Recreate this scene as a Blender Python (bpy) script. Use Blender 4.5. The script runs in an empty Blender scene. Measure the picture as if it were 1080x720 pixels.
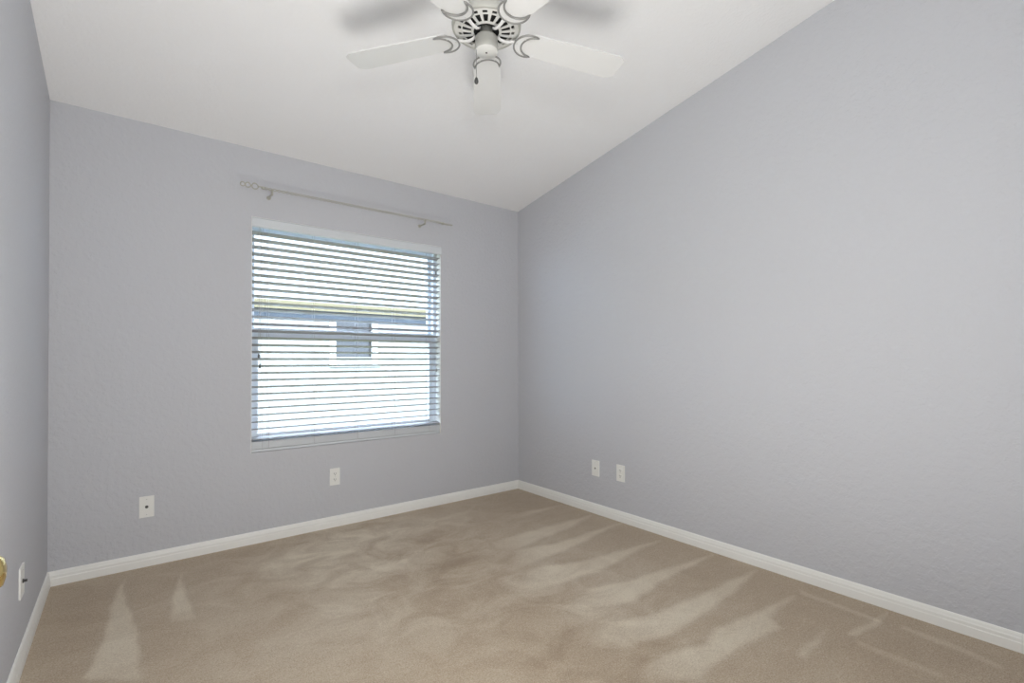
import bpy, math, random
import numpy as np
from mathutils import Matrix, Vector
PI = math.pi
random.seed(7)
SC = bpy.context.scene
COL = SC.collection

# ------------------------------------------------------------------ camera
D, XL, XR, CH, SL = 3.363, -0.3038, 2.7227, 2.44, 0.183      # back wall y, side walls x, low ceiling height, ceiling slope
YAW, PIT, ROL, FPX, SYP, CAMH = 0.6682, 0.0072, -0.0009, 516.1265, 15.6226, 1.1304
cam_d = bpy.data.cameras.new('camera'); cam = bpy.data.objects.new('camera', cam_d); COL.objects.link(cam)
F = Vector((math.sin(YAW)*math.cos(PIT), math.cos(YAW)*math.cos(PIT), math.sin(PIT)))
R = Vector((math.cos(YAW), -math.sin(YAW), 0)); U = R.cross(F)
R2 = R*math.cos(ROL)+U*math.sin(ROL); U2 = -R*math.sin(ROL)+U*math.cos(ROL)
cam.matrix_world = Matrix(((R2.x, U2.x, -F.x, 0), (R2.y, U2.y, -F.y, 0), (R2.z, U2.z, -F.z, CAMH), (0, 0, 0, 1)))
cam_d.sensor_width = 36; cam_d.lens = FPX/1080*36; cam_d.shift_y = SYP/1080; cam_d.clip_start = 0.02
SC.camera = cam

# ------------------------------------------------------------------ light and exposure
SC.view_settings.view_transform = 'Standard'
SC.view_settings.look = 'None'
SC.view_settings.gamma = 1
SC.view_settings.use_curve_mapping = False
SC.view_settings.exposure = 0.1
world = bpy.data.worlds.new('sky'); SC.world = world; world.use_nodes = True
bg = world.node_tree.nodes['Background']
bg.inputs[0].default_value = (0.66, 0.80, 1.0, 1); bg.inputs[1].default_value = 11.0
def lamp(name, kind, loc, energy, color=(1, 1, 1), aim=None, **kw):
    l = bpy.data.lights.new(name, kind); l.energy = energy; l.color = color
    for k, v in kw.items(): setattr(l, k, v)
    o = bpy.data.objects.new(name, l); COL.objects.link(o); o.location = loc
    if aim is not None:
        o.rotation_euler = (Vector(aim)-Vector(loc)).to_track_quat('-Z', 'Y').to_euler()
    return o
lamp('sun', 'SUN', (0, 0, 7), 5.0, (1, .96, .9), aim=(1.0, 8.0, 2.4), angle=0.01)
# added unseen fill lights: low by the doorway, flash by the camera, hall
lamp('fill_uplight', 'AREA', (0.58, 0.55, 0.24), 28, (1.0, 0.985, 0.945), aim=(0.85, 1.35, 2.9), shape='DISK', size=0.9)
lamp('fill_flash', 'POINT', (0.22, 0.06, 1.75), 33, (1.0, 0.99, 0.95), shadow_soft_size=.14)
lamp('hall_fill', 'AREA', (0.25, -0.75, 2.3), 12, (1.0, 0.97, 0.92), aim=(0.4, -0.5, 0), shape='DISK', size=0.4)

# ------------------------------------------------------------------ helpers
def mat(name, color, rough=0.6, metal=0.0, bump=None, var=None, spec=0.4):
    """bump: list of (scale, distance, lo, hi); var: (scale, amount)"""
    m = bpy.data.materials.new(name); m.use_nodes = True
    n, l = m.node_tree.nodes, m.node_tree.links
    b = n['Principled BSDF']
    b.inputs['Base Color'].default_value = (*color, 1); b.inputs['Roughness'].default_value = rough
    b.inputs['Metallic'].default_value = metal; b.inputs['Specular IOR Level'].default_value = spec
    tc = n.new('ShaderNodeTexCoord')
    if var:
        t = n.new('ShaderNodeTexNoise'); t.inputs['Scale'].default_value = var[0]; t.inputs['Detail'].default_value = 4
        l.new(tc.outputs['Object'], t.inputs['Vector'])
        mx = n.new('ShaderNodeMix'); mx.data_type = 'RGBA'
        mx.inputs[6].default_value = (*[c*(1-var[1]) for c in color], 1)
        mx.inputs[7].default_value = (*[min(1, c*(1+var[1])) for c in color], 1)
        l.new(t.outputs['Fac'], mx.inputs[0]); l.new(mx.outputs[2], b.inputs['Base Color'])
    prev = None
    for (sc, dist, lo, hi) in (bump or []):
        t = n.new('ShaderNodeTexNoise'); t.inputs['Scale'].default_value = sc; t.inputs['Detail'].default_value = 3
        l.new(tc.outputs['Object'], t.inputs['Vector'])
        mr = n.new('ShaderNodeMapRange'); mr.inputs[1].default_value = lo; mr.inputs[2].default_value = hi
        mr.interpolation_type = 'SMOOTHSTEP'
        l.new(t.outputs['Fac'], mr.inputs[0])
        bp = n.new('ShaderNodeBump'); bp.inputs['Distance'].default_value = dist; bp.inputs['Strength'].default_value = 1
        l.new(mr.outputs[0], bp.inputs['Height'])
        if prev: l.new(prev.outputs[0], bp.inputs['Normal'])
        prev = bp
    if prev: l.new(prev.outputs[0], b.inputs['Normal'])
    return m

class MB:
    def __init__(s): s.v = []; s.f = []; s.sm = []
    def add(s, vs, fs, smooth=False):
        o = len(s.v); s.v += [tuple(v) for v in vs]
        for f in fs: s.f.append([i+o for i in f]); s.sm.append(smooth)
        return s
    def box(s, x0, x1, y0, y1, z0, z1):
        v = [(x, y, z) for x in (x0, x1) for y in (y0, y1) for z in (z0, z1)]
        return s.add(v, [(0, 1, 3, 2), (4, 6, 7, 5), (0, 4, 5, 1), (2, 3, 7, 6), (0, 2, 6, 4), (1, 5, 7, 3)])
    def prism(s, poly, d, T=None, smooth=False):
        """poly of (a,b) pairs extruded along c from d0 to d1; T maps (a,b,c) to xyz"""
        T = T or (lambda a, b, c: (a, b, c)); n = len(poly)
        ar = sum(poly[i][0]*poly[(i+1) % n][1]-poly[(i+1) % n][0]*poly[i][1] for i in range(n))
        v = [T(a, b, d[0]) for a, b in poly]+[T(a, b, d[1]) for a, b in poly]
        s.add(v, [list(range(n))[::-1], list(range(n, 2*n))])
        s.add(v, [(i, (i+1) % n, n+(i+1) % n, n+i) for i in range(n)], smooth)
        return s
    def lathe(s, prof, c=(0, 0, 0), n=32, ax='z', smooth=True, cap=True):
        def P(r, h, a):
            x, y = r*math.cos(a), r*math.sin(a)
            if ax == 'z': q = (x, y, h)
            elif ax == 'x': q = (h, x, y)
            else: q = (x, h, y)
            return (q[0]+c[0], q[1]+c[1], q[2]+c[2])
        v = [P(r, h, 2*PI*i/n) for r, h in prof for i in range(n)]
        f = [(j*n+i, j*n+(i+1) % n, (j+1)*n+(i+1) % n, (j+1)*n+i) for j in range(len(prof)-1) for i in range(n)]
        s.add(v, f, smooth)
        if cap:
            k = len(s.v)-len(v)
            s.f.append([k+i for i in range(n)][::-1]); s.sm.append(False)
            s.f.append([k+(len(prof)-1)*n+i for i in range(n)]); s.sm.append(False)
        return s
    def tube(s, pts, r, n=8, closed=False, flat=1.0):
        P = [Vector(p) for p in pts]; m = len(P); rings = []
        for i in range(m):
            a = P[(i-1) % m] if (closed or i > 0) else P[i]
            b = P[(i+1) % m] if (closed or i < m-1) else P[i]
            t = (b-a).normalized()
            up = Vector((0, 0, 1)) if abs(t.z) < .95 else Vector((1, 0, 0))
            x = t.cross(up).normalized(); y = x.cross(t)
            rr = r[i] if isinstance(r, (list, tuple)) else r
            rings.append([P[i]+x*rr*math.cos(2*PI*k/n)+y*rr*flat*math.sin(2*PI*k/n) for k in range(n)])
        v = [q for g in rings for q in g]; f = []
        for i in range(m if closed else m-1):
            j = (i+1) % m
            f += [(i*n+k, j*n+k, j*n+(k+1) % n, i*n+(k+1) % n) for k in range(n)]
        s.add(v, f, True)
        if not closed:
            k = len(s.v)-len(v)
            s.f.append([k+i for i in range(n)]); s.sm.append(False)
            s.f.append([k+(m-1)*n+i for i in range(n)][::-1]); s.sm.append(False)
        return s
    def build(s, name, m, parent=None, bevel=0, seg=2, T=None):
        vs = [T @ Vector(v) for v in s.v] if T else s.v
        me = bpy.data.meshes.new(name); me.from_pydata([tuple(v) for v in vs], [], s.f)
        me.polygons.foreach_set('use_smooth', s.sm)
        me.materials.append(m); me.update()
        import bmesh
        bm = bmesh.new(); bm.from_mesh(me); bmesh.ops.recalc_face_normals(bm, faces=bm.faces); bm.to_mesh(me); bm.free()
        o = bpy.data.objects.new(name, me); COL.objects.link(o)
        if parent: o.parent = parent
        if bevel:
            b = o.modifiers.new('bevel', 'BEVEL'); b.width = bevel; b.segments = seg; b.limit_method = 'ANGLE'; b.angle_limit = math.radians(40)
        return o

def thing(name, loc, label, cat, group=None, rz=0):
    o = bpy.data.objects.new(name, None); COL.objects.link(o); o.location = loc; o.rotation_euler = (0, 0, rz)
    o.empty_display_size = .1
    tag(o, label, cat, group); return o
def tag(o, label, cat, group=None):
    o['label'] = label; o['category'] = cat
    if group: o['group'] = group
    return o
def struct(o):
    o['kind'] = 'structure'; return o
def ceil_z(y): return CH+SL*(D-y)

# ------------------------------------------------------------------ materials
M_wall = mat('lavender_grey_paint', (.575, .583, .618), .72, bump=[(38, .0009, .42, .62), (120, .00025, .3, .7)], spec=.3)
M_ceil = mat('white_ceiling_paint', (.91, .91, .915), .85, bump=[(60, .0005, .45, .62)], spec=.2)
M_trim = mat('white_trim_paint', (.90, .90, .87), .38)
M_vinyl = mat('white_vinyl_frame', (.84, .89, .96), .35)
M_blind = mat('white_blind_slats', (.68, .71, .74), .42)
M_slat_shade = mat('shade_darkened_slats', (.33, .32, .32), .45)  # white slats darkened in colour to read as shaded against the daylight
M_cord = mat('white_cord', (.5, .5, .5), .8)
M_plate = mat('white_cover_plate', (.86, .86, .83), .35)
M_dark = mat('dark_slot', (.03, .03, .03), .6)
M_conn = mat('dull_metal_connector', (.12, .12, .12), .4, .7)
M_fan = mat('white_fan_paint', (.66, .66, .64), .35)
M_fanh = mat('greyer_white_fan_casting', (.44, .44, .41), .38)  # greyer white than the fan's cap and cover
M_blade = mat('white_fan_blade', (.75, .75, .745), .45)
M_brk = mat('pale_fan_bracket', (.74, .74, .74), .3)
M_rim = mat('shade_grey_rim', (.29, .29, .28), .35, .2)  # grey stands in for shading along the white bracket's raised edges
M_motor = mat('dark_motor_core', (.02, .02, .02), .5)
M_brass = mat('polished_brass', (.80, .62, .26), .12, 1.0)
M_rod = mat('antique_ivory_metal', (.46, .45, .39), .35, .3)
M_stucco = mat('exterior_stucco', (.26, .26, .25), .9, bump=[(30, .004, .3, .7)])
M_roof = mat('pale_roof_shingles', (.27, .265, .265), .9, var=(6, .15))
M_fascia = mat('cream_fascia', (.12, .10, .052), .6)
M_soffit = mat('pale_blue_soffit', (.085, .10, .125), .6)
M_grass = mat('lawn_grass', (.15, .155, .08), .95, var=(9, .3))
M_house_white = mat('white_exterior_trim', (.8, .8, .8), .5)

m = bpy.data.materials.new('window_glass'); m.use_nodes = True
n, l = m.node_tree.nodes, m.node_tree.links; n.clear()
out = n.new('ShaderNodeOutputMaterial'); tr = n.new('ShaderNodeBsdfTransparent'); gl = n.new('ShaderNodeBsdfGlossy')
gl.inputs['Roughness'].default_value = .02; tr.inputs[0].default_value = (.94, .96, .96, 1)
mx = n.new('ShaderNodeMixShader'); mx.inputs[0].default_value = .05
l.new(tr.outputs[0], mx.inputs[1]); l.new(gl.outputs[0], mx.inputs[2]); l.new(mx.outputs[0], out.inputs[0])
M_glass = m
M_hglass = mat('dark_house_glass', (.02, .02, .022), .25, spec=.6)

# ------------------------------------------------------------------ carpet
def carpet_material():
    m = bpy.data.materials.new('beige_cut_pile_carpet'); m.use_nodes = True
    n, l = m.node_tree.nodes, m.node_tree.links; b = n['Principled BSDF']
    b.inputs['Roughness'].default_value = .95; b.inputs['Specular IOR Level'].default_value = .12
    b.inputs['Sheen Weight'].default_value = .25; b.inputs['Sheen Roughness'].default_value = .6
    b.inputs['Sheen Tint'].default_value = (1, .92, .82, 1)
    tc = n.new('ShaderNodeTexCoord')
    at = n.new('ShaderNodeAttribute'); at.attribute_name = 'nap'
    def noise(scale, det=4, rough=.6, stretch=None, dist=0):
        t = n.new('ShaderNodeTexNoise'); t.inputs['Scale'].default_value = scale; t.inputs['Detail'].default_value = det
        t.inputs['Roughness'].default_value = rough; t.inputs['Distortion'].default_value = dist
        if stretch:
            mp = n.new('ShaderNodeMapping'); mp.inputs['Scale'].default_value = stretch; mp.inputs['Rotation'].default_value = (0, 0, .35)
            l.new(tc.outputs['Object'], mp.inputs[0]); l.new(mp.outputs[0], t.inputs[0])
        else: l.new(tc.outputs['Object'], t.inputs[0])
        return t
    def math_(op, a, bb):
        k = n.new('ShaderNodeMath'); k.operation = op
        for i, q in enumerate((a, bb)):
            if isinstance(q, (int, float)): k.inputs[i].default_value = q
            else: l.new(q, k.inputs[i])
        return k.outputs[0]
    mott = noise(4.6, 5, .55, (1, 1.25, 1), .9); fine = noise(190, 2, .7); mid = noise(60, 3, .6)
    a2 = n.new('ShaderNodeAttribute'); a2.attribute_name = 'scuff'
    s = math_('ADD', at.outputs['Fac'], math_('MULTIPLY', math_('MULTIPLY', math_('SUBTRACT', mott.outputs[0], .5), 1.7), a2.outputs['Fac']))
    s = math_('ADD', s, math_('MULTIPLY', math_('SUBTRACT', mid.outputs[0], .5), .5))
    s = math_('ADD', s, math_('MULTIPLY', math_('SUBTRACT', fine.outputs[0], .5), 1.5))
    cr = n.new('ShaderNodeValToRGB'); l.new(s, cr.inputs[0])
    e = cr.color_ramp.elements
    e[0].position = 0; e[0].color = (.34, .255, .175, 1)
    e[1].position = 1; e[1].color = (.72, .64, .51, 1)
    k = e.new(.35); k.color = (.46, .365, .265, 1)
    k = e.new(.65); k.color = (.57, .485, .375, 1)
    l.new(cr.outputs[0], b.inputs['Base Color'])
    bp = n.new('ShaderNodeBump'); bp.inputs['Distance'].default_value = .004; bp.inputs['Strength'].default_value = .7
    l.new(math_('ADD', fine.outputs[0], mid.outputs[0]), bp.inputs['Height']); l.new(bp.outputs[0], b.inputs['Normal'])
    return m

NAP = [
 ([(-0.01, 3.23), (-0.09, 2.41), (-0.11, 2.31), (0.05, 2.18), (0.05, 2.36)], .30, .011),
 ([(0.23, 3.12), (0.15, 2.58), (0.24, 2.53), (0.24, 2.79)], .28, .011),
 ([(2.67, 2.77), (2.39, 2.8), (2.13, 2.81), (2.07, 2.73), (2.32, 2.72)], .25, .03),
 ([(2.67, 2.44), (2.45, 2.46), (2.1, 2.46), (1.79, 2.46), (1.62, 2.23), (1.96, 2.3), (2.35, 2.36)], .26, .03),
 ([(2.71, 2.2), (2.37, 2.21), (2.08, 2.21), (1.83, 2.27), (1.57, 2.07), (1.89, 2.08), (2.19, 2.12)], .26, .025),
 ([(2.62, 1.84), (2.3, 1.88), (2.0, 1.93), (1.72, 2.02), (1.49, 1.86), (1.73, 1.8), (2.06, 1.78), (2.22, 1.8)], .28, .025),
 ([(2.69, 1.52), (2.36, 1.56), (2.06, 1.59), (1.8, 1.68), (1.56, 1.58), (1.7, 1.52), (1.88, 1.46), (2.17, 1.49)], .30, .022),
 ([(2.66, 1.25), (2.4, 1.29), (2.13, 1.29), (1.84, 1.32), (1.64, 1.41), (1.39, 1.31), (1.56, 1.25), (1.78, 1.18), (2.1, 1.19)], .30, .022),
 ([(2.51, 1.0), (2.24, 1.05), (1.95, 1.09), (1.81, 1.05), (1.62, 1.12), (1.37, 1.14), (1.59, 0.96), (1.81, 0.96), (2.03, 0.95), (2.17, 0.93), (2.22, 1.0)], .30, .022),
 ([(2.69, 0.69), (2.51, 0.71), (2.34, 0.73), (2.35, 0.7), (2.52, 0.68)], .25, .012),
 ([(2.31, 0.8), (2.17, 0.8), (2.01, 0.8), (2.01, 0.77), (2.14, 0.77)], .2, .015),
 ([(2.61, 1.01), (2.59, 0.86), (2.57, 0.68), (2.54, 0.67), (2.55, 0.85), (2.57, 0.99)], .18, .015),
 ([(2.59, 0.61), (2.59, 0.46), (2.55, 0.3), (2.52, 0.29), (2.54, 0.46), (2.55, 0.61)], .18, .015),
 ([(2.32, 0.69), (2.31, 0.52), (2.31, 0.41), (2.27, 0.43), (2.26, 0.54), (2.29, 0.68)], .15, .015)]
BLOBS = [(1.32, 3.09, .38, .22, .26), (1.81, 3.0, .3, .14, .16), (.92, 2.9, .3, .22, .34), (.98, 2.53, .28, .18, .24), (1.72, 2.02, .2, .2, .12), (1.84, 1.62, .2, .14, .14),
         (.9, 1.91, .4, .25, .12), (.7, 2.21, .3, .2, .10), (1.57, 1.46, .25, .15, .14), (.4, 2.55, .16, .2, .08), (.5, 1.95, .3, .25, .06), (.63, 3.0, .18, .10, .2),
         (1.59, 2.28, .26, .16, -.14), (.5, 3.15, .22, .14, -.12), (1.19, 1.93, .22, .18, -.10), (1.34, 1.35, .22, .16, -.14), (1.23, 2.27, .2, .14, -.08),
         (-.15, 2.85, .14, .5, -.14), (1.46, 1.71, .16, .12, -.1), (2.5, 1.65, .3, 1.6, -.10), (2.35, 2.95, .45, .3, -.08), (2.3, .6, .5, .5, -.08)]
def build_floor():
    x0, x1, y0, y1 = XL, XR, 0.0, D
    nx, ny = 260, 290
    xs = np.linspace(x0, x1, nx+1); ys = np.linspace(y0, y1, ny+1)
    X, Y = np.meshgrid(xs, ys)
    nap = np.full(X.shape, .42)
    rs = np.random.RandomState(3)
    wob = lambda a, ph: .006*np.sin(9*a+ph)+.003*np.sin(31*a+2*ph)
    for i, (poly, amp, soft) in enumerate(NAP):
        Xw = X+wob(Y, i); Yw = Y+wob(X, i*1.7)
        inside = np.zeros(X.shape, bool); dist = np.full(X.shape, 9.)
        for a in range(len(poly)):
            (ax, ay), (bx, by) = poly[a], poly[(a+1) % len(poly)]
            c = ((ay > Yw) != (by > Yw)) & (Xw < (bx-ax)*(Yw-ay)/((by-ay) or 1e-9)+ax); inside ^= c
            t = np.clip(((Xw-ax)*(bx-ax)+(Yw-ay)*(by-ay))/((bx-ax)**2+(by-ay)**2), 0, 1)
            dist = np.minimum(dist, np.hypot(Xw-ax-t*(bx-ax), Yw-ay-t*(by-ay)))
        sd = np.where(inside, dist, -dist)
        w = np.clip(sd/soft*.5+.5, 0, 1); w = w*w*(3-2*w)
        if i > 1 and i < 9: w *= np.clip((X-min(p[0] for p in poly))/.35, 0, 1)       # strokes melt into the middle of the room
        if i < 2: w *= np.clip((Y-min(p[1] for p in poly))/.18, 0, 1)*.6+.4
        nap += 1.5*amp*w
    for (bx, by, rx, ry, a) in BLOBS:
        nap += a*np.exp(-(((X-bx)/rx)**2+((Y-by)/ry)**2))
    v = np.stack([X, Y, np.zeros_like(X)], -1).reshape(-1, 3)
    i = np.arange(ny)[:, None]*(nx+1)+np.arange(nx)[None]
    f = np.stack([i, i+1, i+nx+2, i+nx+1], -1).reshape(-1, 4)
    me = bpy.data.meshes.new('floor')
    # a slab: the fine top grid plus a skirt and a bottom
    n0 = len(v); z = -.05
    v2 = np.array([(x0, y0, z), (x1, y0, z), (x1, y1, z), (x0, y1, z)])
    faces = f.tolist()
    cor = [0, nx, n0-1, n0-1-nx]
    bot = list(range(0, nx+1)); top = list(range(n0-1-nx, n0)); lf = list(range(0, n0, nx+1)); rt = list(range(nx, n0, nx+1))
    faces += [[n0+3, n0+2, n0+1, n0], [n0, n0+1]+bot[::-1], [n0+2, n0+3]+top, [n0+1, n0+2]+rt[::-1], [n0+3, n0]+lf]
    me.from_pydata(np.vstack([v, v2]).tolist(), [], faces)
    at = me.attributes.new('nap', 'FLOAT', 'POINT')
    at.data.foreach_set('value', np.concatenate([nap.ravel(), [.4]*4]).astype(np.float32))
    sc = .22+.9*np.exp(-(((X-1.15)/.75)**2+((Y-2.75)/.75)**2))+.55*np.exp(-(((X-1.5)/.6)**2+((Y-1.5)/.6)**2))
    a2 = me.attributes.new('scuff', 'FLOAT', 'POINT')
    a2.data.foreach_set('value', np.concatenate([np.clip(sc, 0, 1).ravel(), [.2]*4]).astype(np.float32))
    me.materials.append(carpet_material()); me.update()
    o = bpy.data.objects.new('floor', me); COL.objects.link(o); struct(o)
build_floor()

# ------------------------------------------------------------------ room shell
WX0, WX1, WZ0, WZ1 = 0.607, 1.943, 0.558, 2.02            # window opening
TH = .16
b = MB()
b.box(XL-.12, WX0, D, D+TH, -.1, CH+.05); b.box(WX1, XR+.12, D, D+TH, -.1, CH+.05)
b.box(WX0, WX1, D, D+TH, -.1, WZ0); b.box(WX0, WX1, D, D+TH, WZ1, CH+.05)
struct(b.build('wall_back', M_wall))
YZ = lambda sgn: (lambda a, bb, c: (c, a, bb))
for nm, xa, xb in (('wall_left', XL-.12, XL), ('wall_right', XR, XR+.12)):
    b = MB(); b.prism([(-.02, -.1), (D, -.1), (D, ceil_z(D)+.03), (-.02, ceil_z(-.02)+.03)], (xa, xb), lambda a, bb, c: (c, a, bb))
    struct(b.build(nm, M_wall))
b = MB(); b.prism([(-.16, ceil_z(-.16)), (D+TH, ceil_z(D+TH)), (D+TH, ceil_z(D+TH)+.12), (-.16, ceil_z(-.16)+.12)], (XL-.12, XR+.12), lambda a, bb, c: (c, a, bb))
struct(b.build('ceiling', M_ceil))
DX0, DX1, DZ = -.165, .62, 2.04                           # doorway the camera stands in
b = MB(); zt = ceil_z(-.02)+.03
b.box(XL-.12, DX0, -.14, -.02, -.1, zt); b.box(DX1, XR+.12, -.14, -.02, -.1, zt); b.box(DX0, DX1, -.14, -.02, DZ, zt)
struct(b.build('wall_front', M_wall))
b = MB()                                                  # the hall behind the doorway
b.box(-.6, -.5, -1.5, -.14, -.1, 2.5); b.box(1.2, 1.3, -1.5, -.14, -.1, 2.5); b.box(-.6, 1.3, -1.6, -1.5, -.1, 2.5); b.box(-.6, 1.3, -1.6, -.14, 2.44, 2.55)
struct(b.build('wall_hall', M_wall))
b = MB(); b.box(-.5, 1.2, -1.5, -.02, -.05, 0.0); struct(b.build('floor_hall', mat('hall_carpet', (.42, .34, .26), .95, bump=[(200, .003, .3, .7)])))

# baseboards: one profile swept along each wall
prof = [(0, 0), (.0135, 0), (.0135, .036), (.0115, .040), (.0115, .052), (.0095, .057), (.0075, .066), (.004, .0715), (0, .0725)]
b = MB(); b.prism([(D-p, q) for p, q in prof], (XL, XR), lambda a, bb, c: (c, a, bb)); struct(b.build('baseboard_back', M_trim))
b = MB(); b.prism([(XR-p, q) for p, q in prof], (0, D), lambda a, bb, c: (a, c, bb)); struct(b.build('baseboard_right', M_trim))
b = MB(); b.prism([(XL+p, q) for p, q in prof], (0, D), lambda a, bb, c: (a, c, bb)); struct(b.build('baseboard_left', M_trim))

# ------------------------------------------------------------------ window
win = bpy.data.objects.new('window_1', None); COL.objects.link(win); win.location = ((WX0+WX1)/2, D+.1, WZ0); struct(win)
inv = Matrix.Translation(-Vector(win.location))
def wpart(b, name, m, bevel=.0015, parent=win):
    T = inv if parent is win else inv
    return b.build(name, m, parent, bevel, T=T)
b = MB(); y0, y1 = D+.075, D+.155                          # outer frame
b.box(WX0, WX0+.026, y0, y1, WZ0, WZ1); b.box(WX1-.026, WX1, y0, y1, WZ0, WZ1)
b.box(WX0+.026, WX1-.026, y0, y1, WZ0, WZ0+.05); b.box(WX0+.026, WX1-.026, y0, y1, WZ1-.04, WZ1)
wpart(b, 'window_frame', M_vinyl)
b = MB(); y0, y1 = D+.001, D+.075                          # painted returns
b.box(WX0, WX0+.003, y0, y1, WZ0, WZ1); b.box(WX1-.003, WX1, y0, y1, WZ0, WZ1); b.box(WX0+.003, WX1-.003, y0, y1, WZ1-.003, WZ1)
wpart(b, 'painted_return', M_trim, 0)
b = MB(); y0, y1 = D+.082, D+.112                          # lower sash
b.box(.633, .660, y0, y1, .608, 1.335); b.box(1.884, 1.917, y0, y1, .608, 1.335)
b.box(.660, 1.884, y0, y1, .608, .665); b.box(.660, 1.884, y0, y1, 1.268, 1.335)
s1 = wpart(b, 'lower_sash', M_vinyl)
b = MB(); b.box(.660, 1.884, D+.095, D+.099, .665, 1.268); wpart(b, 'window_pane', M_glass, 0)
b = MB(); b.box(1.2, 1.35, D+.074, D+.082, 1.29, 1.305); b.box(1.255, 1.295, D+.066, D+.074, 1.288, 1.308); wpart(b, 'sash_lock', M_vinyl)
b = MB(); y0, y1 = D+.118, D+.145                          # upper sash
b.box(.633, .645, y0, y1, 1.29, 1.98); b.box(1.89, 1.917, y0, y1, 1.29, 1.98)
b.box(.645, 1.89, y0, y1, 1.29, 1.325); b.box(.645, 1.89, y0, y1, 1.955, 1.98)
wpart(b, 'upper_sash', M_vinyl)
b = MB(); b.box(.645, 1.89, D+.130, D+.134, 1.325, 1.955); wpart(b, 'window_pane', M_glass, 0)
b = MB(); b.box(WX0-.03, WX1+.03, D+.152, D+.205, WZ0-.045, WZ0); wpart(b, 'exterior_sill', M_house_white)

# ------------------------------------------------------------------ blind
BX0, BX1 = .612, 1.938
bl = thing('window_blind', ((BX0+BX1)/2, D+.033, WZ0), 'white horizontal slat blind lowered over the window, slats open, surplus slats stacked on the sill', 'blind')
Tb = Matrix.Translation(-Vector(bl.location))
def bpart(b, name, m, bevel=0, parent=bl): return b.build(name, m, parent, bevel, T=Tb)
b = MB(); b.prism([(D-.006, 1.957), (D-.001, 1.957), (D+.003, 1.962), (D+.003, 2.016), (D-.006, 2.016), (D-.011, 2.008), (D-.011, 1.965)], (BX0-.003, BX1+.003), lambda a, bb, c: (c, a, bb))
bpart(b, 'valance', M_blind, .001)
b = MB(); b.box(BX0+.004, BX1-.004, D+.006, D+.058, 1.966, 2.012); bpart(b, 'headrail', M_blind, .002)
TILT = math.radians(13)
NS = 29; PITCH = .0438; ZT = 1.925
def slat(b, zc, tilt, sag=0.0, yc=D+.033, w=.0505):
    # gently crowned slat, room edge raised by the tilt
    n = 6; top = []; botm = []
    for i in range(n+1):
        u = -w/2+w*i/n; cr = .0022*(1-(2*u/w)**2)
        top.append((u, cr+.0016)); botm.append((u, cr-.0016))
    poly = top+botm[::-1]
    ca, sa = math.cos(-tilt), math.sin(-tilt)
    b.prism([(yc+u*ca-h*sa, zc+u*sa+h*ca) for u, h in poly], (BX0, BX1), lambda a, bb, c: (c, a, bb))
b = MB()
for i in range(NS):
    slat(b, ZT-PITCH*i, TILT)
bpart(b, 'slats', M_slat_shade)
b = MB(); zb = WZ0+.0175
for i in range(12):
    slat(b, zb+.004+.0037*i, 0.0 if i < 11 else .03, yc=D+.033+random.uniform(-.0012, .0012))
bpart(b, 'stacked_slats', M_blind)
b = MB(); slat(b, WZ0+.083, -.22); bpart(b, 'slat', M_slat_shade)
b = MB(); b.box(BX0, BX1, D+.009, D+.057, WZ0+.001, WZ0+.0175); bpart(b, 'bottom_rail', M_blind, .003)
for x in (.672, .708, .985, 1.28, 1.56, 1.845):
    b = MB()
    for yy in (D+.0065, D+.0595):
        b.tube([(x, yy, 1.965), (x, yy, WZ0+.02)], .0008, 6)
    for i in range(NS): b.tube([(x, D+.0065, ZT-PITCH*i-.001), (x, D+.0595, ZT-PITCH*i-.007)], .0005, 4)
    bpart(b, 'ladder_cord', M_cord)
# cords with their tassels
for x, z in ((1.898, 1.80), (.655, 1.086), (.648, 1.15), (1.9, 1.044)):
    b = MB(); b.tube([(x, D-.004, 1.962), (x+.0005, D-.002, z+.02)], .0011, 6); c = bpart(b, 'lift_cord', M_cord)
    b = MB(); b.lathe([(.0015, .026), (.004, .022), (.0062, .006), (.0062, 0), (.004, -.002)], (x+.0005, D-.002, z-.004), 12)
    b.build('tassel', mat('tassel_plastic', (.10, .10, .10) if z > 1.06 else (.3, .3, .29), .4), c, T=Tb)

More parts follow.
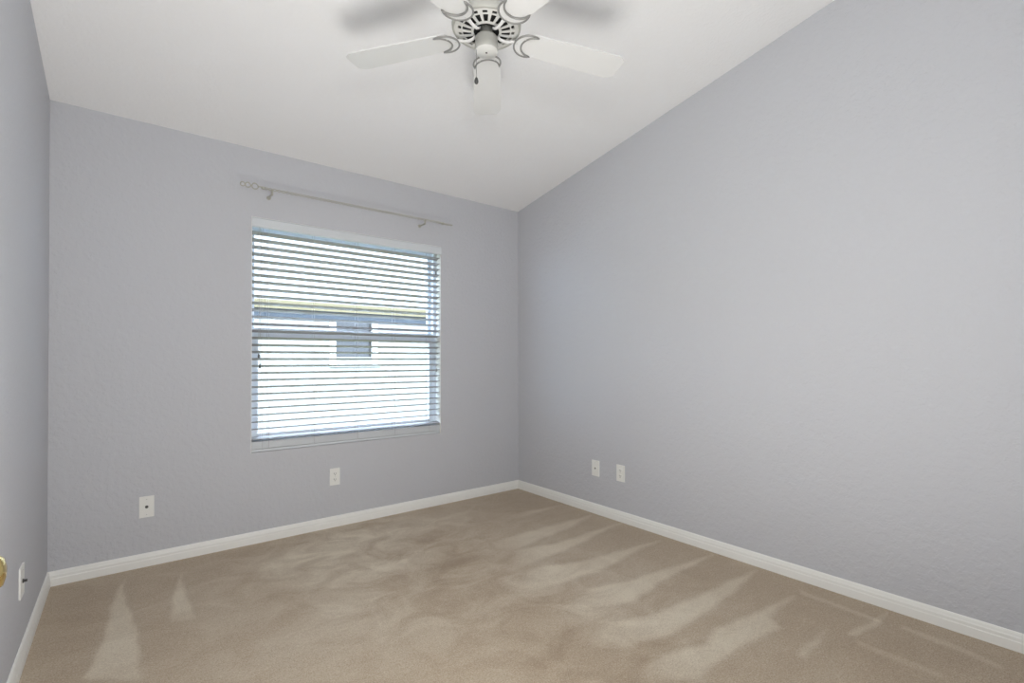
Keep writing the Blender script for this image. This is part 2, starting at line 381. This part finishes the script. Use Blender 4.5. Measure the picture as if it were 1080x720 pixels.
# ------------------------------------------------------------------ curtain rod
RY = D-.09
rod = thing('curtain_rod', (1.25, RY, 2.175), 'thin twisted ivory metal curtain rod above the window, curled wire finial at each end', 'curtain rod')
Tr = Matrix.Translation(-Vector(rod.location)); RZ = 2.178
b = MB()
for ph in (0, PI):
    pts = [(x, RY+.0068*math.cos(x*125+ph), RZ+.0068*math.sin(x*125+ph)) for x in np.arange(.66, 1.905, .006)]
    b.tube(pts, .0027, 6)
b.build('twisted_rod', M_rod, rod, T=Tr)
for x, s in ((.655, -1), (1.905, 1)):
    b = MB(); b.lathe([(.006, -.012), (.009, -.006), (.009, .006), (.006, .012)], (x, RY, RZ), 14, 'x'); b.build('collar', M_rod, rod, T=Tr)
    b = MB()
    if s < 0:      # open curls seen face on
        b.tube([(x-.006-.022*t, RY, RZ+.001+.004*math.sin(t*3)) for t in np.linspace(0, 1, 6)], .0035, 8)
        for cx, rr in ((x-.046, .017), (x-.084, .014), (x-.112, .012)):
            b.tube([(cx+rr*math.cos(a), RY+.003*math.sin(a*2), RZ+.002+rr*math.sin(a)) for a in np.linspace(0, 2*PI, 25)[:-1]], .0033, 8, closed=True)
    else:          # the same curls turned flat, so they show edge on
        b.tube([(x+.006+.03*t, RY, RZ-.001*t) for t in np.linspace(0, 1, 4)], .0045, 8)
        for cx, rr in ((x+.046, .015), (x+.075, .012)):
            b.tube([(cx+rr*math.cos(a), RY+rr*math.sin(a), RZ-.002+.001*math.sin(a*2)) for a in np.linspace(0, 2*PI, 25)[:-1]], .0026, 8, closed=True)
    b.build('curled_finial', M_rod, rod, T=Tr)
for x in (.703, 1.755):
    b = MB(); b.lathe([(.013, D-.001), (.013, D-.005), (.006, D-.008), (.005, RY+.01)], (x, 0, RZ-.028), 14, 'y')
    b.tube([(x, RY+.012, RZ-.026), (x, RY, RZ-.026)], .0045, 8)
    b.tube([(x, RY, RZ-.036), (x, RY, RZ-.034), (x, RY, RZ-.012)], [.005, .0065, .0065], 12)
    b.tube([(x, RY+.0125*math.sin(a), RZ-.0125*math.cos(a)) for a in np.linspace(-1.6, 1.6, 9)], .0032, 8)
    b.build('wall_bracket', M_rod, rod, .0008, T=Tr)

# ------------------------------------------------------------------ cover plates
def plate(name, origin, normal, label, cat, kind, w=.070, h=.1145, group=None):
    """built facing -y in local space (x right, z up), origin at plate centre on the wall"""
    rz = {'back': 0, 'right': -PI/2, 'left': PI/2}[normal]
    t = thing(name, origin, label, cat, group, rz)
    b = MB(); b.prism([(-w/2, -h/2), (w/2, -h/2), (w/2, h/2), (-w/2, h/2)], (-.0055, 0), lambda a, bb, c: (a, c, bb))
    b.build('cover_plate', M_plate, t, .0028, 3)
    def screw(z):
        b = MB(); b.lathe([(.0032, -.0055), (.0032, -.0068), (.001, -.0072)], (0, 0, z), 12, 'y'); s = b.build('screw', M_plate, t)
        b = MB(); b.box(-.0026, .0026, -.00745, -.0071, z-.0004, z+.0004); b.build('slot', M_dark, s)
    if kind == 'duplex':
        screw(0)
        for zc in (.0195, -.0195):
            b = MB(); pts = [(.0165*math.cos(a), .0145*max(-.82, min(.82, math.sin(a)))+zc) for a in np.linspace(0, 2*PI, 29)[:-1]]
            b.prism(pts, (-.008, -.005), lambda a, bb, c: (a, c, bb)); s = b.build('receptacle', M_plate, t, .0006)
            b = MB(); b.box(-.0078, -.0052, -.0084, -.0079, zc-.001, zc+.0075); b.box(.0052, .0074, -.0084, -.0079, zc-.001, zc+.0065)
            b.lathe([(.0025, -.0084), (.0025, -.0079)], (0, 0, zc-.0075), 12, 'y'); b.build('contact_slots', M_dark, s)
    elif kind == 'coax':
        screw(.042); screw(-.042)
        b = MB(); b.lathe([(.0075, -.005), (.0075, -.009), (.0048, -.009), (.0048, -.018), (.0035, -.018)], (0, 0, 0), 6 if False else 16, 'y'); b.build('coax_connector', M_conn, t)
    elif kind == 'phone':
        screw(.042); screw(-.042)
        b = MB(); b.box(-.0095, .0095, -.0075, -.005, -.010, .010); s = b.build('jack_frame', M_plate, t, .0006)
        b = MB(); b.box(-.006, .006, -.0079, -.0072, -.006, .006); b.build('jack_opening', mat('jack_grey', (.16, .16, .15), .5), s)
    elif kind == 'toggle':
        pass
    return t
plate('coaxial_wall_plate', (.0935, D, .3255), 'back', 'white wall plate with one dark cable connector, below and far left of the window', 'wall plate', 'coax', w=.0665)
plate('power_outlet', (1.118, D, .339), 'back', 'white two-socket power outlet on the wall straight below the window', 'outlet', 'duplex', w=.0675)
plate('phone_wall_plate', (XR, 2.453, .3325), 'right', 'white jack plate on the right wall, the one nearer the room corner', 'wall plate', 'phone')
plate('power_outlet', (XR, 2.2205, .3365), 'right', 'white two-socket power outlet on the right wall, right of the jack plate', 'outlet', 'duplex')
plate('coaxial_wall_plate', (XL, 2.565, .309), 'left', 'white wall plate with dark protruding connector on the left wall beside the doorknob', 'wall plate', 'coax', w=.085)

# ------------------------------------------------------------------ door standing open against the left wall
dr = bpy.data.objects.new('door_1', None); COL.objects.link(dr); dr.location = (-.178, .0, 0.0); struct(dr)
Td = Matrix.Translation(-Vector(dr.location))
b = MB(); b.box(-.196, -.161, .004, .778, .012, 2.03)
for z0, z1 in ((.22, .95), (1.1, 1.85)):
    for ya, yb in ((.12, .34), (.44, .66)):
        for x0, x1 in ((-.161, -.157), (-.200, -.196)): b.box(x0, x1, ya, yb, z0, z1)
b.build('door_leaf', M_trim, dr, .002, T=Td)
b = MB()
b.lathe([(.031, -.161), (.031, -.158), (.026, -.153), (.012, -.151), (.0105, -.138), (.0115, -.132), (.016, -.126), (.0185, -.118), (.0188, -.109), (.0175, -.102), (.0135, -.0975), (.006, -.0955), (.001, -.0952)], (0, .718, .914), 32, 'x')
b.lathe([(.031, -.196), (.031, -.199), (.026, -.204), (.012, -.206), (.0105, -.219), (.0255, -.235), (.0262, -.248), (.018, -.261), (.001, -.263)], (0, .718, .914), 32, 'x')
b.build('door_knob', M_brass, dr, T=Td)
for z in (.25, 1.05, 1.8):
    b = MB(); b.lathe([(.006, z-.045), (.006, z+.045)], (-.156, .002, 0), 12); b.build('hinge', M_brass, dr, T=Td)
b = MB()
for x0, x1 in ((DX0-.06, DX0), (DX1, DX1+.06)): b.box(x0, x1, -.02, -.004, 0.0, DZ+.06)
b.box(DX0, DX1, -.02, -.004, DZ, DZ+.06)
struct(b.build('trim_1', M_trim, None, .003))

# ------------------------------------------------------------------ ceiling fan
FX, FY = 1.105, 1.560
fan = thing('ceiling_fan', (FX, FY, ceil_z(FY)), 'white five-blade ceiling fan with slotted motor cover and crescent blade brackets', 'ceiling fan')
FZ = ceil_z(FY)                                           # local z is measured from the ceiling; zf() gives local height of a world height
zf = lambda z: z-FZ
b = MB(); b.lathe([(.066, .045), (.068, -.012), (.064, -.035), (.05, -.055), (.028, -.068), (.018, -.07)], n=40); b.build('canopy', M_fanh, fan)
b = MB(); b.lathe([(.0125, -.05), (.0125, zf(2.565))], n=20); b.build('downrod', M_fanh, fan)
b = MB()
b.lathe([(.02, zf(2.60)), (.03, zf(2.595)), (.032, zf(2.575)), (.06, zf(2.567)), (.10, zf(2.548)), (.124, zf(2.518)), (.131, zf(2.485)), (.131, zf(2.462)),
         (.126, zf(2.459)), (.126, zf(2.452)), (.134, zf(2.449)), (.1355, zf(2.44)), (.1345, zf(2.428)), (.130, zf(2.421)), (.126, zf(2.420)), (.126, zf(2.43)), (.05, zf(2.45))], n=64)
b.build('motor_housing', M_fanh, fan)
b = MB(); b.lathe([(.118, zf(2.455)), (.118, zf(2.437)), (.09, zf(2.432)), (.03, zf(2.428))], n=48); b.build('motor_core', M_motor, fan)
# slotted bottom cover: annular grid with cells left open
def grille():
    b = MB(); NC = 18; SUB = 8; na = NC*SUB
    rr = [.050, .055, .060, .075, .086, .094, .099, .111, .117, .127]
    zz = lambda r: zf(2.4135)+.012*((r-.036)/.091)**2
    def cell_open(j, i):
        k = i % SUB
        a, c = rr[j], rr[j+1]
        if a >= .0599 and c <= .0941: return k in (0, 1, 2, 3, 7)
        if a >= .099 and c <= .1111: return k in (0, 1, 7, 2)
        return False
    def cell_in(j, i): return 0 <= j < len(rr)-1 and not cell_open(j, i % na)
    V = {}
    def vid(j, i, t):
        key = (j, i % na, t)
        if key not in V:
            a = 2*PI*((i % na)-1-na/36)/na+math.radians(-38.3); r = rr[j]
            V[key] = len(b.v); b.v.append((r*math.cos(a), r*math.sin(a), zz(r)+(.0035 if t else 0)))
        return V[key]
    for j in range(len(rr)-1):
        for i in range(na):
            if not cell_in(j, i): continue
            F_ = [(vid(j, i, 0), vid(j+1, i, 0), vid(j+1, i+1, 0), vid(j, i+1, 0)), (vid(j, i, 1), vid(j, i+1, 1), vid(j+1, i+1, 1), vid(j+1, i, 1))]
            if not cell_in(j-1, i): F_.append((vid(j, i, 0), vid(j, i+1, 0), vid(j, i+1, 1), vid(j, i, 1)))
            if not cell_in(j+1, i): F_.append((vid(j+1, i, 0), vid(j+1, i, 1), vid(j+1, i+1, 1), vid(j+1, i+1, 0)))
            if not cell_in(j, i-1): F_.append((vid(j, i, 0), vid(j, i, 1), vid(j+1, i, 1), vid(j+1, i, 0)))
            if not cell_in(j, i+1): F_.append((vid(j, i+1, 0), vid(j+1, i+1, 0), vid(j+1, i+1, 1), vid(j, i+1, 1)))
            for q in F_: b.f.append(list(q)); b.sm.append(False)
    return b
grille().build('slotted_cover', M_fan, fan)
b = MB(); b.lathe([(.026, zf(2.43)), (.026, zf(2.398)), (.040, zf(2.394)), (.044, zf(2.388)), (.044, zf(2.360)), (.046, zf(2.357)), (.046, zf(2.340)), (.0455, zf(2.338))], n=40)
b.build('switch_housing', M_fanh, fan)
b = MB(); b.lathe([(.0455, zf(2.3382)), (.043, zf(2.3345)), (.004, zf(2.3335))], n=40); c = b.build('bottom_cap', M_fan, fan)
b = MB(); b.lathe([(.0035, zf(2.3336)), (.0035, zf(2.3315)), (.001, zf(2.331))], n=12); b.build('screw', M_dark, c)
AX = lambda ph: Matrix.Rotation(-ph, 4, 'Z')              # local +y becomes the blade's direction
def cres(ro, co, ri, ci, n=22):
    # points outward along +y, convex side to the hub; returns outer arc then inner arc
    # intersection of the two circles gives the horns
    dd = ci-co; a = (ro*ro-ri*ri+dd*dd)/(2*dd); hh = math.sqrt(max(ro*ro-a*a, 1e-9))
    ao = math.atan2(a, hh); ai = math.atan2(a-dd, hh)
    outer = [(ro*math.cos(t), co+ro*math.sin(t)) for t in np.linspace(ao, -PI-ao, n)]
    inner = [(ri*math.cos(t), ci+ri*math.sin(t)) for t in np.linspace(-PI-ai, ai, n)]
    return outer, inner
outer, inner = cres(.058, .176, .052, .200)
proto = None
ZB = zf(2.405)
for k in range(5):
    ph = math.radians(36+72*k)
    T = AX(ph) @ Matrix.Translation((0, 0, ZB)) @ Matrix.Rotation(math.radians(-1.3), 4, 'X') @ Matrix.Rotation(math.radians(-6), 4, 'Y')
    # blade
    half = [(.150, .044), (.158, .052), (.19, .0575), (.45, .066), (.56, .068), (.578, .064), (.600, .046)]
    poly = [(w, r) for r, w in half]+[(-w, r) for r, w in half[::-1]]
    b = MB(); b.prism(poly, (.0, .0055)); bd = b.build('blade', M_blade, fan, .0012, T=T)
    # bracket: curved arm from the motor, crescent plate under the blade
    b = MB(); loop = outer+inner[1:-1]
    b.prism(loop, (-.0045, -.0003))
    br = b.build('blade_bracket', M_brk, fan, 0, T=T)
    T2 = AX(ph)
    b = MB(); b.tube([(0, .046, zf(2.405)), (0, .058, zf(2.397)), (0, .075, zf(2.3935)), (0, .092, zf(2.395)), (0, .108, zf(2.4)), (0, .122, zf(2.402))], [.008, .0075, .007, .007, .008, .009], 8, flat=.6)
    b.build('bracket_arm', M_brk, br, T=T2)
    b = MB()
    b.tube([(x, y, -.005) for x, y in loop], .0038, 6, closed=True)
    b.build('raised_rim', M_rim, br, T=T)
    for sx, r in ((-.03, .155), (.03, .155), (0, .128)):
        b = MB(); b.lathe([(.0036, -.0045), (.0036, -.006), (.0012, -.0068)], (sx, r, 0), 10); b.build('screw', M_fan, br, T=T)
# pull chain, towards the left side of the switch housing
cx, cy = -.036*math.cos(YAW)-.012, .036*math.sin(YAW)-.012
b = MB(); nb = 48
b.tube([(cx, cy, zf(2.342)), (cx, cy, zf(2.225))], .0009, 6)
for i in range(nb):
    z = zf(2.34)-.115*i/nb
    b.lathe([(.0003, z-.0012), (.0013, z), (.0003, z+.0012)], (cx, cy, 0), 6, cap=False)
c = b.build('pull_chain', mat('nickel_bead_chain', (.22, .22, .22), .4, .3), fan)
b = MB(); b.lathe([(.002, .014), (.0045, .011), (.0078, .002), (.0082, -.004), (.006, -.010), (.002, -.013)], (cx, cy, zf(2.213)), 16)
b.build('pull', mat('dark_pull', (.07, .07, .07), .45), c)

# ------------------------------------------------------------------ outside: neighbour's house and lawn
b = MB(); b.box(-12, 16, D+.05, 30, -.2, .03); g = b.build('ground', M_grass); struct(g)
HY, EY = 8.1, 7.9
hs = thing('neighbour_house', (3, HY, .03), 'white stucco house with low eaves and one small window, seen outside through the blind', 'house')
Th = Matrix.Translation(-Vector(hs.location))
hx0, hx1, hz0, hz1 = 2.70, 3.32, 1.18, 1.78
b = MB(); b.box(-6, hx0, HY, HY+.2, .03, 1.98); b.box(hx1, 12, HY, HY+.2, .03, 1.98); b.box(hx0, hx1, HY, HY+.2, .03, hz0); b.box(hx0, hx1, HY, HY+.2, hz1, 1.98)
b.box(-6, -5.8, HY+.2, HY+9, .03, 1.98); b.box(11.8, 12, HY+.2, HY+9, .03, 1.98)
b.build('stucco_wall', M_stucco, hs, T=Th)
b = MB(); b.prism([(EY, 2.02), (HY+4.5, 4.72), (HY+9.5, 2.02), (HY+9.5, 1.98), (HY+4.5, 4.66), (EY, 1.985)], (-6.3, 12.3), lambda a, bb, c: (c, a, bb)); b.build('roof', M_roof, hs, T=Th)
b = MB(); b.box(-6.3, 12.3, EY-.02, EY, 1.90, 2.03); b.build('fascia', M_fascia, hs, T=Th)
b = MB(); b.box(-6.3, 12.3, EY, HY, 1.90, 1.915); b.box(-6, 12, HY-.02, HY, 1.78, 1.90); b.build('soffit', M_soffit, hs, T=Th)
b = MB(); w = .05
b.box(hx0-.10, hx0, HY-.03, HY, hz0-.13, hz1); b.box(hx1, hx1+.10, HY-.03, HY, hz0-.13, hz1); b.box(hx0-.1, hx1+.16, HY-.05, HY, hz0-.16, hz0-.12)
b.box(hx0, hx1, HY+.0, HY+.04, 1.45, 1.49)
f = b.build('window_trim', M_house_white, hs, .004, T=Th)
b = MB(); b.box(hx0, hx1, HY+.05, HY+.06, hz0, hz1); b.build('dark_pane', M_hglass, f, T=Th)
